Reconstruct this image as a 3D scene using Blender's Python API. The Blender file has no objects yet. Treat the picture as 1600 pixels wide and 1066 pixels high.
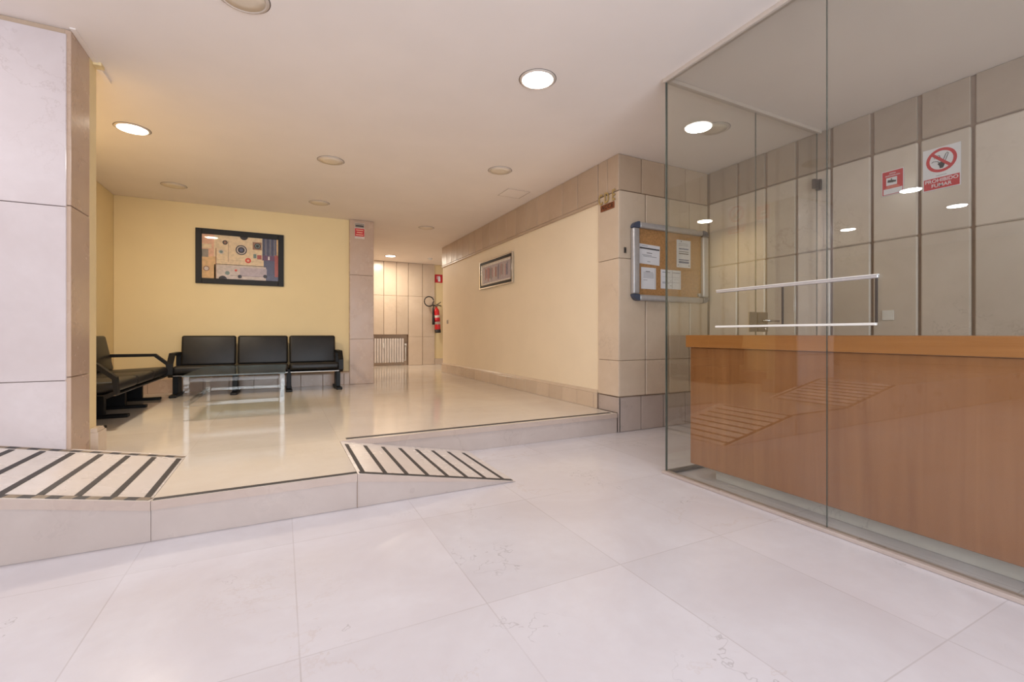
import bpy, bmesh, math, random
from mathutils import Vector, Matrix
random.seed(4)
COL = bpy.context.scene.collection
SC = bpy.context.scene
PI = math.pi

# ------------------------------------------------------------------ materials
def srgb(r, g, b):
    def f(c):
        c /= 255.0
        return c / 12.92 if c <= 0.04045 else ((c + 0.055) / 1.055) ** 2.4
    return (f(r), f(g), f(b), 1.0)

def new_mat(name):
    m = bpy.data.materials.new(name)
    m.use_nodes = True
    nt = m.node_tree
    nt.nodes.clear()
    out = nt.nodes.new('ShaderNodeOutputMaterial')
    return m, nt, out

class NB:
    def __init__(s, nt): s.nt = nt
    def n(s, typ, **kw):
        nd = s.nt.nodes.new(typ)
        for k, v in kw.items(): setattr(nd, k, v)
        return nd
    def l(s, a, b): s.nt.links.new(a, b)
    def math(s, op, a, b=None, c=None):
        nd = s.n('ShaderNodeMath', operation=op)
        for i, v in enumerate((a, b, c)):
            if v is None: continue
            if isinstance(v, (int, float)): nd.inputs[i].default_value = v
            else: s.l(v, nd.inputs[i])
        return nd.outputs[0]
    def mix(s, fac, a, b):
        nd = s.n('ShaderNodeMix', data_type='RGBA')
        for idx, v in ((0, fac), (6, a), (7, b)):
            if isinstance(v, (int, float, tuple)): nd.inputs[idx].default_value = v
            else: s.l(v, nd.inputs[idx])
        return nd.outputs[2]
    def noise(s, vec, scale, detail=4, rough=.55, dist=0.0):
        nd = s.n('ShaderNodeTexNoise')
        nd.inputs['Scale'].default_value = scale
        nd.inputs['Detail'].default_value = detail
        nd.inputs['Roughness'].default_value = rough
        nd.inputs['Distortion'].default_value = dist
        s.l(vec, nd.inputs['Vector'])
        return nd.outputs['Fac']
    def ramp(s, fac, lo, hi, a=0.0, b=1.0):
        nd = s.n('ShaderNodeMapRange')
        nd.inputs[1].default_value = lo; nd.inputs[2].default_value = hi
        nd.inputs[3].default_value = a; nd.inputs[4].default_value = b
        s.l(fac, nd.inputs[0])
        return nd.outputs[0]

def plain(name, col, rough=.5, metal=0.0, spec=.5, emit=None, estr=0.0, var=.04, nscale=8.0, coat=0.0):
    """Principled with a slight procedural tone variation."""
    m, nt, out = new_mat(name)
    b = NB(nt)
    p = b.n('ShaderNodeBsdfPrincipled')
    tc = b.n('ShaderNodeTexCoord')
    f = b.noise(tc.outputs['Object'], nscale, 3)
    dark = tuple(c * (1 - var) for c in col[:3]) + (1,)
    lite = tuple(min(1, c * (1 + var)) for c in col[:3]) + (1,)
    b.l(b.mix(b.ramp(f, .35, .65), dark, lite), p.inputs['Base Color'])
    p.inputs['Roughness'].default_value = rough
    p.inputs['Metallic'].default_value = metal
    p.inputs['Specular IOR Level'].default_value = spec
    p.inputs['Coat Weight'].default_value = coat
    if emit:
        p.inputs['Emission Color'].default_value = emit
        p.inputs['Emission Strength'].default_value = estr
    b.l(p.outputs[0], out.inputs[0])
    return m

def marble(name, base, dark, vein, rough=.2, spec=.5, grid=None, island=.06, vein_amt=.35, scale=1.0, grout=None, cracks=0.0):
    """Polished cream marble: clouds, thin veins, optional slab joints (x0,dx,y0,dy,halfwidth)."""
    m, nt, out = new_mat(name)
    b = NB(nt)
    p = b.n('ShaderNodeBsdfPrincipled')
    tc = b.n('ShaderNodeTexCoord'); geo = b.n('ShaderNodeNewGeometry')
    co = tc.outputs['Object']
    f1 = b.noise(co, 1.6 * scale, 6, .6, .6)
    col = b.mix(b.ramp(f1, .32, .68), dark, base)
    f0 = b.noise(co, 14 * scale, 4, .6)
    col = b.mix(b.ramp(f0, .4, .75, 0, .35), col, dark)
    # veins: zero set of distorted noise
    f2 = b.noise(co, 1.3 * scale, 8, .66, .35)
    v = b.math('ABSOLUTE', b.math('SUBTRACT', f2, .5))
    v = b.ramp(v, 0.0, .007, 1, 0)
    msk = b.ramp(b.noise(co, .9 * scale, 2), .5, .62)
    col = b.mix(b.math('MULTIPLY', b.math('MULTIPLY', v, msk), vein_amt), col, vein)
    if cracks:
        f3 = b.noise(co, 2.0, 5, .62, .2)
        v3 = b.ramp(b.math('ABSOLUTE', b.math('SUBTRACT', f3, .52)), 0, .004, 1, 0)
        m3 = b.ramp(b.noise(co, 1.7, 1), .56, .64)
        col = b.mix(b.math('MULTIPLY', b.math('MULTIPLY', v3, m3), cracks), col, srgb(95, 80, 75))
    if island:
        r = b.ramp(geo.outputs['Random Per Island'], 0, 1, 1 - island, 1 + island * .4)
        hs = b.n('ShaderNodeHueSaturation')
        b.l(col, hs.inputs['Color']); b.l(r, hs.inputs['Value'])
        col = hs.outputs[0]
    if grid:
        x0, dx, y0, dy, hw = grid
        sep = b.n('ShaderNodeSeparateXYZ'); b.l(co, sep.inputs[0])
        gx = b.math('DIVIDE', b.math('SUBTRACT', sep.outputs[0], x0), dx)
        gy = b.math('DIVIDE', b.math('SUBTRACT', sep.outputs[1], y0), dy)
        cell = b.n('ShaderNodeCombineXYZ')
        b.l(b.math('FLOOR', gx), cell.inputs[0]); b.l(b.math('FLOOR', gy), cell.inputs[1])
        wn = b.n('ShaderNodeTexWhiteNoise', noise_dimensions='2D'); b.l(cell.outputs[0], wn.inputs['Vector'])
        hs = b.n('ShaderNodeHueSaturation'); b.l(col, hs.inputs['Color'])
        b.l(b.ramp(wn.outputs['Value'], 0, 1, .965, 1.02), hs.inputs['Value'])
        col = hs.outputs[0]
        def line(g, d):
            fr = b.math('FRACT', b.math('ADD', g, .5))
            dd = b.math('MULTIPLY', b.math('ABSOLUTE', b.math('SUBTRACT', fr, .5)), d)
            return b.ramp(dd, hw * .6, hw * 1.4, 1, 0)
        ln = b.math('MAXIMUM', line(gx, dx), line(gy, dy))
        wear = b.ramp(b.noise(co, 1.3, 4), .35, .7, .06, .5)
        col = b.mix(b.math('MULTIPLY', ln, wear), col, grout or srgb(120, 105, 100))
    b.l(col, p.inputs['Base Color'])
    rr = b.ramp(b.noise(co, 5.0, 3), .3, .7, rough * .85, rough * 1.2)
    b.l(rr, p.inputs['Roughness'])
    p.inputs['Specular IOR Level'].default_value = spec
    b.l(p.outputs[0], out.inputs[0])
    return m

def wood(name, c1, c2, rough=.35, axis='Z'):
    m, nt, out = new_mat(name)
    b = NB(nt)
    p = b.n('ShaderNodeBsdfPrincipled')
    tc = b.n('ShaderNodeTexCoord'); mp = b.n('ShaderNodeMapping')
    sc = {'Z': (6, 6, .35), 'Y': (14, .5, 14)}[axis]
    mp.inputs['Scale'].default_value = sc
    b.l(tc.outputs['Object'], mp.inputs[0])
    f = b.noise(mp.outputs[0], 2.2, 6, .6, .4)
    g = b.noise(mp.outputs[0], 5, 3, .5)
    col = b.mix(b.ramp(f, .3, .7), c1, c2)
    col = b.mix(b.ramp(g, .5, .8, 0, .25), col, c1)
    b.l(col, p.inputs['Base Color'])
    p.inputs['Roughness'].default_value = rough
    b.l(p.outputs[0], out.inputs[0])
    return m

def clear_glass(name, tint, haze=0.0, refl=1.0, hazecol=(.8, .8, .8, 1)):
    """Architectural sheet glass: tinted see-through plus Fresnel mirror."""
    m, nt, out = new_mat(name)
    b = NB(nt)
    tr = b.n('ShaderNodeBsdfTransparent'); tr.inputs[0].default_value = tint
    gl = b.n('ShaderNodeBsdfGlossy'); gl.inputs['Roughness'].default_value = 0.0
    gl.inputs['Color'].default_value = (.95, .97, .97, 1)
    fr = b.n('ShaderNodeFresnel'); geo = b.n('ShaderNodeNewGeometry')
    b.l(b.ramp(geo.outputs['Backfacing'], 0, 1, 1.5, 1 / 1.5), fr.inputs['IOR'])
    tc = b.n('ShaderNodeTexCoord')
    sm = b.noise(tc.outputs['Object'], 3.0, 2)
    base = tr.outputs[0]
    if haze:
        df = b.n('ShaderNodeBsdfDiffuse'); df.inputs[0].default_value = hazecol
        mx = b.n('ShaderNodeMixShader')
        b.l(b.ramp(sm, .3, .7, haze * .8, haze * 1.2), mx.inputs[0])
        b.l(tr.outputs[0], mx.inputs[1]); b.l(df.outputs[0], mx.inputs[2])
        base = mx.outputs[0]
    mx2 = b.n('ShaderNodeMixShader')
    b.l(b.math('MULTIPLY', fr.outputs[0], refl), mx2.inputs[0])
    b.l(base, mx2.inputs[1]); b.l(gl.outputs[0], mx2.inputs[2])
    b.l(mx2.outputs[0], out.inputs[0])
    return m

def emitter(name, col, strength):
    m, nt, out = new_mat(name)
    b = NB(nt)
    e = b.n('ShaderNodeEmission')
    tc = b.n('ShaderNodeTexCoord')
    f = b.noise(tc.outputs['Object'], 4, 1)
    b.l(b.ramp(f, .3, .7, strength * .97, strength * 1.03), e.inputs['Strength'])
    e.inputs['Color'].default_value = col
    b.l(e.outputs[0], out.inputs[0])
    return m

M = {}
M['floor'] = marble('floor_marble', srgb(219, 216, 221), srgb(208, 202, 206), srgb(196, 180, 172), .17, .45,
                    (-.58, .63, 1.545, .865, .0022), 0, .4, cracks=.32, grout=srgb(150, 135, 130))
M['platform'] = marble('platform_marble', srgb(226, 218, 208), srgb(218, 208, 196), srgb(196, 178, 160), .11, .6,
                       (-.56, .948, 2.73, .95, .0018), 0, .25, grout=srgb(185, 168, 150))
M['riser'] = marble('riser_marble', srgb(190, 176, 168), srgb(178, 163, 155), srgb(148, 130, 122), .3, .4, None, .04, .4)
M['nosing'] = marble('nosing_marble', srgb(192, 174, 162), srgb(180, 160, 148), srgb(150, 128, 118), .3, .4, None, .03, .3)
M['ramp'] = marble('ramp_marble', srgb(230, 222, 216), srgb(222, 212, 204), srgb(200, 185, 172), .25, .4, None, .03, .2)
M['panel'] = marble('panel_marble', srgb(216, 198, 178), srgb(205, 185, 163), srgb(160, 138, 122), .22, .5, None, .07, .35)
M['panel_dark'] = marble('frieze_marble', srgb(196, 174, 152), srgb(184, 160, 137), srgb(150, 128, 108), .38, .4, None, .08, .3)
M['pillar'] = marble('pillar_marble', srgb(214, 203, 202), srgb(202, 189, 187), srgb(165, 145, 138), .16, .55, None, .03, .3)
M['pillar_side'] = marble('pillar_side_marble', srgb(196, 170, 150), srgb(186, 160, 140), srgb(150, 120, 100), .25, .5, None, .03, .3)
M['booth'] = marble('booth_wall_marble', srgb(212, 200, 188), srgb(198, 185, 172), srgb(150, 132, 116), .22, .5, None, .07, .45, cracks=.25)
M['gap'] = plain('joint_backing', srgb(150, 128, 110), .9, var=.1)  # brown backing seen in the joints between stone panels
M['niche'] = plain('niche_back', srgb(196, 172, 148), .7)  # even tan colour of the radiator niche back
M['ceiling'] = plain('ceiling_plaster', srgb(240, 231, 224), .85, spec=.2, var=.015, nscale=2)
M['yellow'] = plain('yellow_plaster', srgb(232, 212, 166), .6, spec=.3, var=.015, nscale=2)
M['cream'] = plain('cream_plaster', srgb(238, 222, 196), .55, spec=.3, var=.015, nscale=2)
M['white'] = plain('white_paint', srgb(225, 222, 216), .5)
M['black_strip'] = plain('black_grip_strip', srgb(62, 58, 58), .6, var=.15, nscale=40)
M['tan_strip'] = plain('worn_tan_strip', srgb(140, 124, 106), .6, var=.15, nscale=40)
M['leather'] = plain('black_leatherette', srgb(29, 27, 26), .42, spec=.35, var=.25, nscale=5)
M['black_metal'] = plain('black_enamel', srgb(15, 14, 14), .5, spec=.3, var=.1)
M['chrome'] = plain('chrome', srgb(220, 218, 215), .12, 1.0)
M['alu'] = plain('brushed_aluminium', srgb(190, 188, 190), .38, .55, nscale=30)
M['steel'] = plain('satin_steel', srgb(150, 142, 134), .3, .9)
M['dark_steel'] = plain('dark_steel', srgb(90, 84, 80), .35, .8)
M['cap'] = plain('slate_blue_plastic', srgb(72, 80, 100), .45)
M['cork'] = plain('cork', srgb(178, 132, 84), .85, var=.18, nscale=60)
M['paper'] = plain('white_paper', srgb(226, 226, 232), .7, var=.02)
M['ink'] = plain('grey_ink', srgb(150, 150, 158), .7)
M['ink_dark'] = plain('dark_ink', srgb(48, 44, 48), .7)
M['ink_blue'] = plain('blue_ink', srgb(98, 112, 146), .7)
M['red'] = plain('sign_red', srgb(196, 30, 42), .45)
M['red_paint'] = plain('red_enamel', srgb(205, 24, 30), .28, coat=.5)
M['black'] = plain('matt_black', srgb(24, 23, 24), .5)
M['rubber'] = plain('black_rubber', srgb(34, 31, 30), .55)
M['frame_black'] = plain('black_frame', srgb(24, 22, 21), .5, spec=.3)
M['gold'] = plain('aged_brass', srgb(196, 172, 118), .35, .6)
M['plaque'] = plain('copper_plaque', srgb(140, 82, 52), .4, .4, var=.2, nscale=60)
M['wood'] = wood('counter_front_wood', srgb(146, 93, 52), srgb(168, 113, 68), .35, 'Z')
M['woodtop'] = wood('countertop_wood', srgb(170, 108, 52), srgb(190, 128, 70), .32, 'Y')
M['booth_frieze'] = marble('booth_frieze_marble', srgb(180, 163, 148), srgb(166, 149, 134), srgb(130, 112, 98), .35, .4, None, .08, .3)
M['plinth'] = marble('plinth_stone', srgb(214, 210, 204), srgb(196, 192, 186), srgb(120, 112, 108), .35, .4, None, 0, .4)
M['glass'] = clear_glass('sheet_glass', (.945, .95, .93, 1), 0, 1.35)
M['glass_edge'] = plain('glass_edge_green', srgb(66, 76, 71), .15, spec=.6)
M['side_glass'] = clear_glass('side_sheet_glass', (.975, .98, .965, 1), 0, 1.0)
M['hatch_glass'] = clear_glass('hatch_glass', (.97, .97, .965, 1))
M['table_glass'] = clear_glass('table_glass', (.80, .86, .84, 1), .04)
M['acrylic'] = clear_glass('clear_acrylic', (.95, .95, .94, 1), .03, .8, (.9, .88, .86, 1))
M['joint'] = clear_glass('frosted_acrylic', (.93, .93, .93, 1), .10, .7, (.85, .83, .82, 1))
M['rad'] = plain('radiator_enamel', srgb(214, 204, 196), .35)
M['sky_glass'] = clear_glass('picture_glass', (.985, .985, .985, 1), 0, .22)
M['warm_on'] = emitter('lamp_warm', (1, .85, .66, 1), 9)
M['neutral_on'] = emitter('lamp_neutral', (1, .94, .88, 1), 9)
M['corr_on'] = emitter('lamp_corridor', (1, .89, .73, 1), 9)
M['cool_on'] = emitter('lamp_cool', (.95, .95, 1, 1), 9)
M['lens_off'] = plain('lamp_lens_unlit', srgb(226, 212, 192), .4)
M['ring'] = plain('lamp_ring', srgb(205, 192, 180), .4)
M['ring_gap'] = plain('lamp_ring_gap', srgb(96, 80, 70), .7)
for k, c in dict(a_cream=(228, 204, 168), a_pink=(226, 178, 150), a_orange=(218, 178, 130), a_dark=(52, 46, 52), a_grey=(150, 140, 128),
                 a_red=(206, 70, 52), a_slate=(92, 96, 122), a_purple=(110, 78, 108), a_teal=(118, 138, 134), a_brown=(150, 112, 92),
                 a_pale=(206, 192, 184), a_lilac=(186, 172, 178), a_rust=(170, 90, 84), a_mauve=(150, 134, 148), a_white=(236, 228, 222)).items():
    M[k] = plain('art_' + k[2:], srgb(*c), .6, var=.10, nscale=25)

# ------------------------------------------------------------------ mesh helpers
class MB:
    """Collects shapes for ONE mesh object; several material slots allowed."""
    def __init__(s): s.bm = bmesh.new(); s.mats = []
    def _mi(s, mat):
        if mat not in s.mats: s.mats.append(mat)
        return s.mats.index(mat)
    def _add(s, tmp, mat, smooth=False):
        mi = s._mi(mat)
        for f in tmp.faces: f.material_index = mi; f.smooth = smooth
        me = bpy.data.meshes.new('tmp'); tmp.to_mesh(me); tmp.free()
        n0 = len(s.bm.faces)
        s.bm.from_mesh(me); bpy.data.meshes.remove(me)
        s.bm.faces.ensure_lookup_table()
        return s
    def top(s, mat):
        mi = s._mi(mat); s.bm.normal_update()
        for f in s.bm.faces:
            if f.normal.z > .9: f.material_index = mi
        return s
    def box(s, x0, y0, z0, x1, y1, z1, mat, bev=0.0, seg=2, mtx=None):
        t = bmesh.new()
        bmesh.ops.create_cube(t, size=1)
        for v in t.verts:
            v.co = Vector(((x0 + x1) / 2 + v.co.x * (x1 - x0), (y0 + y1) / 2 + v.co.y * (y1 - y0), (z0 + z1) / 2 + v.co.z * (z1 - z0)))
        if bev > 0:
            bmesh.ops.bevel(t, geom=t.edges[:], offset=bev, segments=seg, profile=.5, affect='EDGES', clamp_overlap=True)
        if mtx: t.transform(mtx)
        return s._add(t, mat, bev > 0 and seg > 2)
    def prism(s, pts, axis, a0, a1, mat, bev=0.0):
        """pts 2D polygon; axis the extrusion axis. x: (y,z); y: (x,z); z: (x,y)."""
        t = bmesh.new()
        def mk(p, a):
            return {'x': (a, p[0], p[1]), 'y': (p[0], a, p[1]), 'z': (p[0], p[1], a)}[axis]
        lo = [t.verts.new(mk(p, a0)) for p in pts]; hi = [t.verts.new(mk(p, a1)) for p in pts]
        n = len(pts)
        t.faces.new(lo); t.faces.new(hi)
        for i in range(n): t.faces.new((lo[i], lo[(i + 1) % n], hi[(i + 1) % n], hi[i]))
        bmesh.ops.recalc_face_normals(t, faces=t.faces[:])
        if bev: bmesh.ops.bevel(t, geom=t.edges[:], offset=bev, segments=2, affect='EDGES', clamp_overlap=True)
        return s._add(t, mat)
    def hexa(s, lo, hi, mat):
        t = bmesh.new()
        a = [t.verts.new(p) for p in lo]; c = [t.verts.new(p) for p in hi]; n = len(lo)
        t.faces.new(a); t.faces.new(c)
        for i in range(n): t.faces.new((a[i], a[(i + 1) % n], c[(i + 1) % n], c[i]))
        bmesh.ops.recalc_face_normals(t, faces=t.faces[:])
        return s._add(t, mat)
    def lathe(s, prof, mat, seg=32, mtx=None, smooth=True):
        """prof: (radius, z) list, spun round z; caps closed when radius 0."""
        t = bmesh.new(); rings = []
        for r, z in prof:
            if r <= 1e-6: rings.append([t.verts.new((0, 0, z))])
            else: rings.append([t.verts.new((r * math.cos(2 * PI * i / seg), r * math.sin(2 * PI * i / seg), z)) for i in range(seg)])
        for A, B in zip(rings, rings[1:]):
            for i in range(seg):
                j = (i + 1) % seg
                if len(A) == 1 and len(B) == 1: continue
                if len(A) == 1: t.faces.new((A[0], B[i], B[j]))
                elif len(B) == 1: t.faces.new((A[i], A[j], B[0]))
                else: t.faces.new((A[i], A[j], B[j], B[i]))
        bmesh.ops.recalc_face_normals(t, faces=t.faces[:])
        if mtx: t.transform(mtx)
        return s._add(t, mat, smooth)
    def disc(s, u, v, r, n, mat, th=.0006, seg=28, r_in=0.0):
        prof = [(r_in, n), (r_in, n + th), (r, n + th), (r, n)] if r_in else [(0, n), (0, n + th), (r, n + th), (r, n), (0, n)]
        if not r_in: prof = [(0, n + th), (r, n + th), (r, n), (0, n)]
        else: prof = [(r_in, n), (r_in, n + th), (r, n + th), (r, n), (r_in, n)]
        return s.lathe(prof, mat, seg, Matrix.Translation((u, v, 0)), False)
    def flat(s, u0, v0, u1, v1, n, mat, th=.0006):
        return s.box(u0, v0, n, u1, v1, n + th, mat)
    def tube(s, pts, r, mat, seg=12, square=None, up0=(0, 0, 1)):
        """round (or square=(w,h)) bar swept along pts."""
        t = bmesh.new(); pts = [Vector(p) for p in pts]; rings = []
        up0 = Vector(up0)
        for i, p in enumerate(pts):
            d = ((pts[min(i + 1, len(pts) - 1)] - p).normalized() + (p - pts[max(i - 1, 0)]).normalized()).normalized()
            up = up0 if abs(d.dot(up0)) < .98 else Vector((0, 1, 0))
            sx = d.cross(up).normalized(); sy = sx.cross(d).normalized()
            if square:
                w, h = square
                rings.append([t.verts.new(p + sx * a * w / 2 + sy * c * h / 2) for a, c in ((-1, -1), (1, -1), (1, 1), (-1, 1))])
            else:
                rings.append([t.verts.new(p + (sx * math.cos(2 * PI * k / seg) + sy * math.sin(2 * PI * k / seg)) * r) for k in range(seg)])
        for A, B in zip(rings, rings[1:]):
            n = len(A)
            for k in range(n): t.faces.new((A[k], A[(k + 1) % n], B[(k + 1) % n], B[k]))
        t.faces.new(rings[0]); t.faces.new(rings[-1])
        bmesh.ops.recalc_face_normals(t, faces=t.faces[:])
        return s._add(t, mat, not square)
    def build(s, name, parent=None, mtx=None, smooth_angle=None):
        me = bpy.data.meshes.new(name)
        s.bm.to_mesh(me); s.bm.free()
        for m in s.mats: me.materials.append(m)
        o = bpy.data.objects.new(name, me)
        COL.objects.link(o)
        if mtx is not None: o.matrix_world = mtx
        if parent: o.parent = parent
        return o

def tag(o, label=None, cat=None, group=None, kind=None):
    if label: o['label'] = label
    if cat: o['category'] = cat
    if group: o['group'] = group
    if kind: o['kind'] = kind
    return o

def thing(name, label, cat, mtx=None, group=None):
    o = bpy.data.objects.new(name, None); o.empty_display_size = .05
    COL.objects.link(o)
    if mtx is not None: o.matrix_world = mtx
    return tag(o, label, cat, group)

def frame(org, right, up):
    r, u = Vector(right).normalized(), Vector(up).normalized(); n = r.cross(u)
    m = Matrix.Identity(4)
    for i in range(3): m[i][0], m[i][1], m[i][2], m[i][3] = r[i], u[i], n[i], org[i]
    return m

def text(body, size, mat, parent, name, u, v, n=.0008, th=.0006, align='CENTER', mtx=None, sx=1.0, bold=0.0):
    cu = bpy.data.curves.new('txt', 'FONT'); cu.body = body; cu.size = size
    cu.align_x = align; cu.align_y = 'CENTER'; cu.extrude = th; cu.offset = bold
    to = bpy.data.objects.new('txt', cu); COL.objects.link(to)
    bpy.context.view_layer.update()
    me = bpy.data.meshes.new_from_object(to.evaluated_get(bpy.context.evaluated_depsgraph_get()))
    bpy.data.objects.remove(to); bpy.data.curves.remove(cu)
    me.transform(Matrix.Translation((u, v, n)) @ Matrix.Diagonal((sx, 1, 1, 1)))
    me.materials.clear(); me.materials.append(mat)
    o = bpy.data.objects.new(name, me); COL.objects.link(o)
    if mtx is not None: o.matrix_world = mtx
    if parent: o.parent = parent
    return o

def dup(root, mtx, label=None, group=None):
    r = root.copy(); COL.objects.link(r); r.matrix_world = mtx
    if label: r['label'] = label
    if group: r['group'] = group
    for ch in list(root.children):
        c = ch.copy(); COL.objects.link(c); c.parent = r
        for g in list(ch.children):
            d = g.copy(); COL.objects.link(d); d.parent = c
    return r

def struct(mb, name): return tag(mb.build(name), kind='structure')
T = Matrix.Translation
def Rz(a): return Matrix.Rotation(math.radians(a), 4, 'Z')

def cells(edges, gap):
    return [(a + gap / 2, b - gap / 2) for a, b in zip(edges, edges[1:])]

# ------------------------------------------------------------------ setting
P = .196       # lounge platform height
ZC = 2.831     # ceiling
U = .392       # upper landing beyond the left ramp
SL = .19       # ramp slope

mb = MB(); mb.box(-7, -3.2, -.12, 4.6, 4.2, 0, M['floor']); struct(mb, 'floor')

# raised lounge floor: riser with a slightly proud top slab
def slab_poly(off):
    return [(-.56, 2.737 - off), (.388, 2.737 - off), (.388 + (.0 if off == 0 else .0), 3.625 - off), (3.028, 3.625 - off), (3.028, 9.29), (6.2, 9.29), (6.2, 11.9), (-2.1, 11.9), (-2.1, 4.1), (-1.9, 3.66), (-.56, 3.66)]
mb = MB()
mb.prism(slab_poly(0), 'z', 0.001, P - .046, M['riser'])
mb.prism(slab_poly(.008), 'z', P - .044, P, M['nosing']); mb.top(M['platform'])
mb.box(.3865, 2.7285, 0.001, .3895, 2.733, P - .046, M['gap'])
struct(mb, 'floor_platform')

# upper landing out of frame to the left, reached by the ramp
mb = MB(); mb.box(-7, 2.737, .001, -1.592, 3.7, U, M['riser']); mb.box(-7, 3.7, .001, -2.1, 9, U, M['riser'])
struct(mb, 'floor_landing')

def ramp(name, label, x0, z0, x1, z1, y0, y1, strips, edge_front, edge_back, check):
    """wedge running in x from (x0,z0) to (x1,z1)."""
    t = thing(name, label, 'ramp', T((0, 0, 0)))
    zf = lambda x: z0 + (z1 - z0) * (x - x0) / (x1 - x0)
    mb = MB()
    e = .046
    mb.hexa([(x0, y0 - .008, max(.0015, z0 - e)), (x1, y0 - .008, max(.0015, z1 - e)), (x1, y1, max(.0015, z1 - e)), (x0, y1, max(.0015, z0 - e))],
            [(x0, y0 - .008, z0), (x1, y0 - .008, z1), (x1, y1, z1), (x0, y1, z0)], M['nosing'])
    mb.top(M['ramp']); mb.build('ramp_deck', t)
    mb = MB()
    zl = [max(.0012, z0 - e - .002), max(.0012, z1 - e - .002)]
    mb.hexa([(x0, y0, .001), (x1, y0, .001), (x1, y1, .001), (x0, y1, .001)],
            [(x0, y0, zl[0]), (x1, y0, zl[1]), (x1, y1, zl[1]), (x0, y1, zl[0])], M['riser'])
    mb.build('ramp_side', t)
    w = .0125; h = .0025
    for x in strips:
        s = MB(); a, c = x - w, x + w
        s.hexa([(a, y0 + .04, zf(a) - .001), (c, y0 + .04, zf(c) - .001), (c, y1 - .1, zf(c) - .001), (a, y1 - .1, zf(a) - .001)],
               [(a, y0 + .04, zf(a) + h), (c, y0 + .04, zf(c) + h), (c, y1 - .1, zf(c) + h), (a, y1 - .1, zf(a) + h)], M['black_strip'])
        s.build('grip_strip', t)
    for (ya, yb) in ([(y0 + .004, y0 + .038)] if edge_front else []) + ([(y1 - .075, y1 - .045)] if edge_back else []):
        s = MB(); n = 22 if check else 1
        xa, xb = min(x0, x1) + .012, max(x0, x1) - .012
        for i in range(n):
            a = xa + (xb - xa) * i / n; c = xa + (xb - xa) * (i + 1) / n
            mt = M['tan_strip'] if check and i % 2 else M['black_strip']
            sk = .012 if check else 0
            s.hexa([(a, ya, zf(a) - .001), (c, ya, zf(c) - .001), (c + sk, yb, zf(c) - .001), (a + sk, yb, zf(a) - .001)],
                   [(a, ya, zf(a) + h), (c, ya, zf(c) + h), (c + sk, yb, zf(c) + h), (a + sk, yb, zf(a) + h)], mt)
        s.build('edge_strip', t)
    return t

ramp('ramp', 'marble ramp with black cross strips rising past the left stone pillar', -.562, P, -1.59, U - .001, 2.737, 3.66,
     [-.585 - .1285 * i for i in range(8)], True, True, True)
ramp('ramp', 'marble ramp with black cross strips sloping down to the lobby floor', .390, P, 1.41, .004, 2.737, 3.623,
     [.425 + .13 * i for i in range(8)], True, False, False)

# black strips glued along the platform edges
mb = MB(); mb.box(-.555, 2.741, P - .001, .388, 2.772, P + .0025, M['black_strip'])
tag(mb.build('grip_strip'), 'long black grip strip along the front edge between the two ramps', 'grip strip')
mb = MB(); mb.box(.44, 3.664, P - .001, 2.985, 3.681, P + .0025, M['black_strip']); mb.box(.44, 3.688, P - .001, 2.985, 3.705, P + .0025, M['black_strip'])
mb.box(.44, 3.681, P - .001, 2.985, 3.688, P + .0018, M['tan_strip'])
tag(mb.build('grip_strip'), 'long double grip strip on the step edge leading to the right wall', 'grip strip')

mb = MB(); mb.box(-7, -3.2, ZC, 6.4, 12.1, ZC + .12, M['ceiling']); struct(mb, 'ceiling')

def clad(name, fr, cols, rows, d, mat, gap=.008, bev=.006, back=.03, backmat='gap', skip=()):
    """stone panels in wall coordinates (u right, v up, n out of the wall); one wall mesh."""
    mb = MB()
    u0, u1, v0, v1 = cols[0], cols[-1], rows[0], rows[-1]
    mb.box(u0, v0, -back, u1, v1, d - .018, M[backmat])
    for i, (a, c) in enumerate(cells(cols, gap)):
        for j, (e, f) in enumerate(cells(rows, .004)):
            if (i, j) in skip: continue
            mb.box(a, e, d - .03, c, f, d, M[mat], bev, 1)
    o = mb.build(name, mtx=fr)
    return tag(o, kind='structure')

# ---- left pillar (front face to the camera) and its side return
mb = MB()
rows = [.2, .72, 1.762, 2.80]
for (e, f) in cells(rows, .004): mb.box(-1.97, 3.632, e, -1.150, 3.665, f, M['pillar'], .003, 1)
mb.box(-1.97, 3.645, 2.80, -1.150, 3.665, ZC - .002, M['panel_dark'])  # top recess in darker stone: shadow under the ceiling put into the colour
mb.box(-1.97, 3.66, .2, -1.155, 3.93, ZC - .002, M['gap'])
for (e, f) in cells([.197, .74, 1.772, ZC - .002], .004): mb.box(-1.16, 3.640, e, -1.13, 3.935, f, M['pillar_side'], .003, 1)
mb.box(-1.97, 3.935, .197, -1.13, 4.055, ZC - .002, M['yellow'])
struct(mb, 'wall_pillar')
mb = MB()
mb.prism([(3.94, P), (3.94, .345), (4.10, .345), (4.10, P)], 'x', -1.129, -1.088, M['panel'])
mb.prism([(3.94, .346), (3.94, .372), (4.055, .372), (4.09, .348)], 'x', -1.129, -1.094, M['panel'])
mb.box(-1.93, 4.057, P, -1.129, 4.10, .345, M['panel'])
struct(mb, 'baseboard_pillar')
mb = MB(); mb.box(-1.129, 3.985, ZC - .022, -1.085, 4.05, ZC - .001, M['yellow']); mb.box(-1.129, 4.06, ZC - .022, -1.10, 4.25, ZC - .001, M['ceiling'])
struct(mb, 'trim_1')
mb = MB(); mb.box(-1.129, 3.61, ZC - .008, -1.10, 3.985, ZC - .001, M['ceiling']); struct(mb, 'trim_2')

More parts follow.
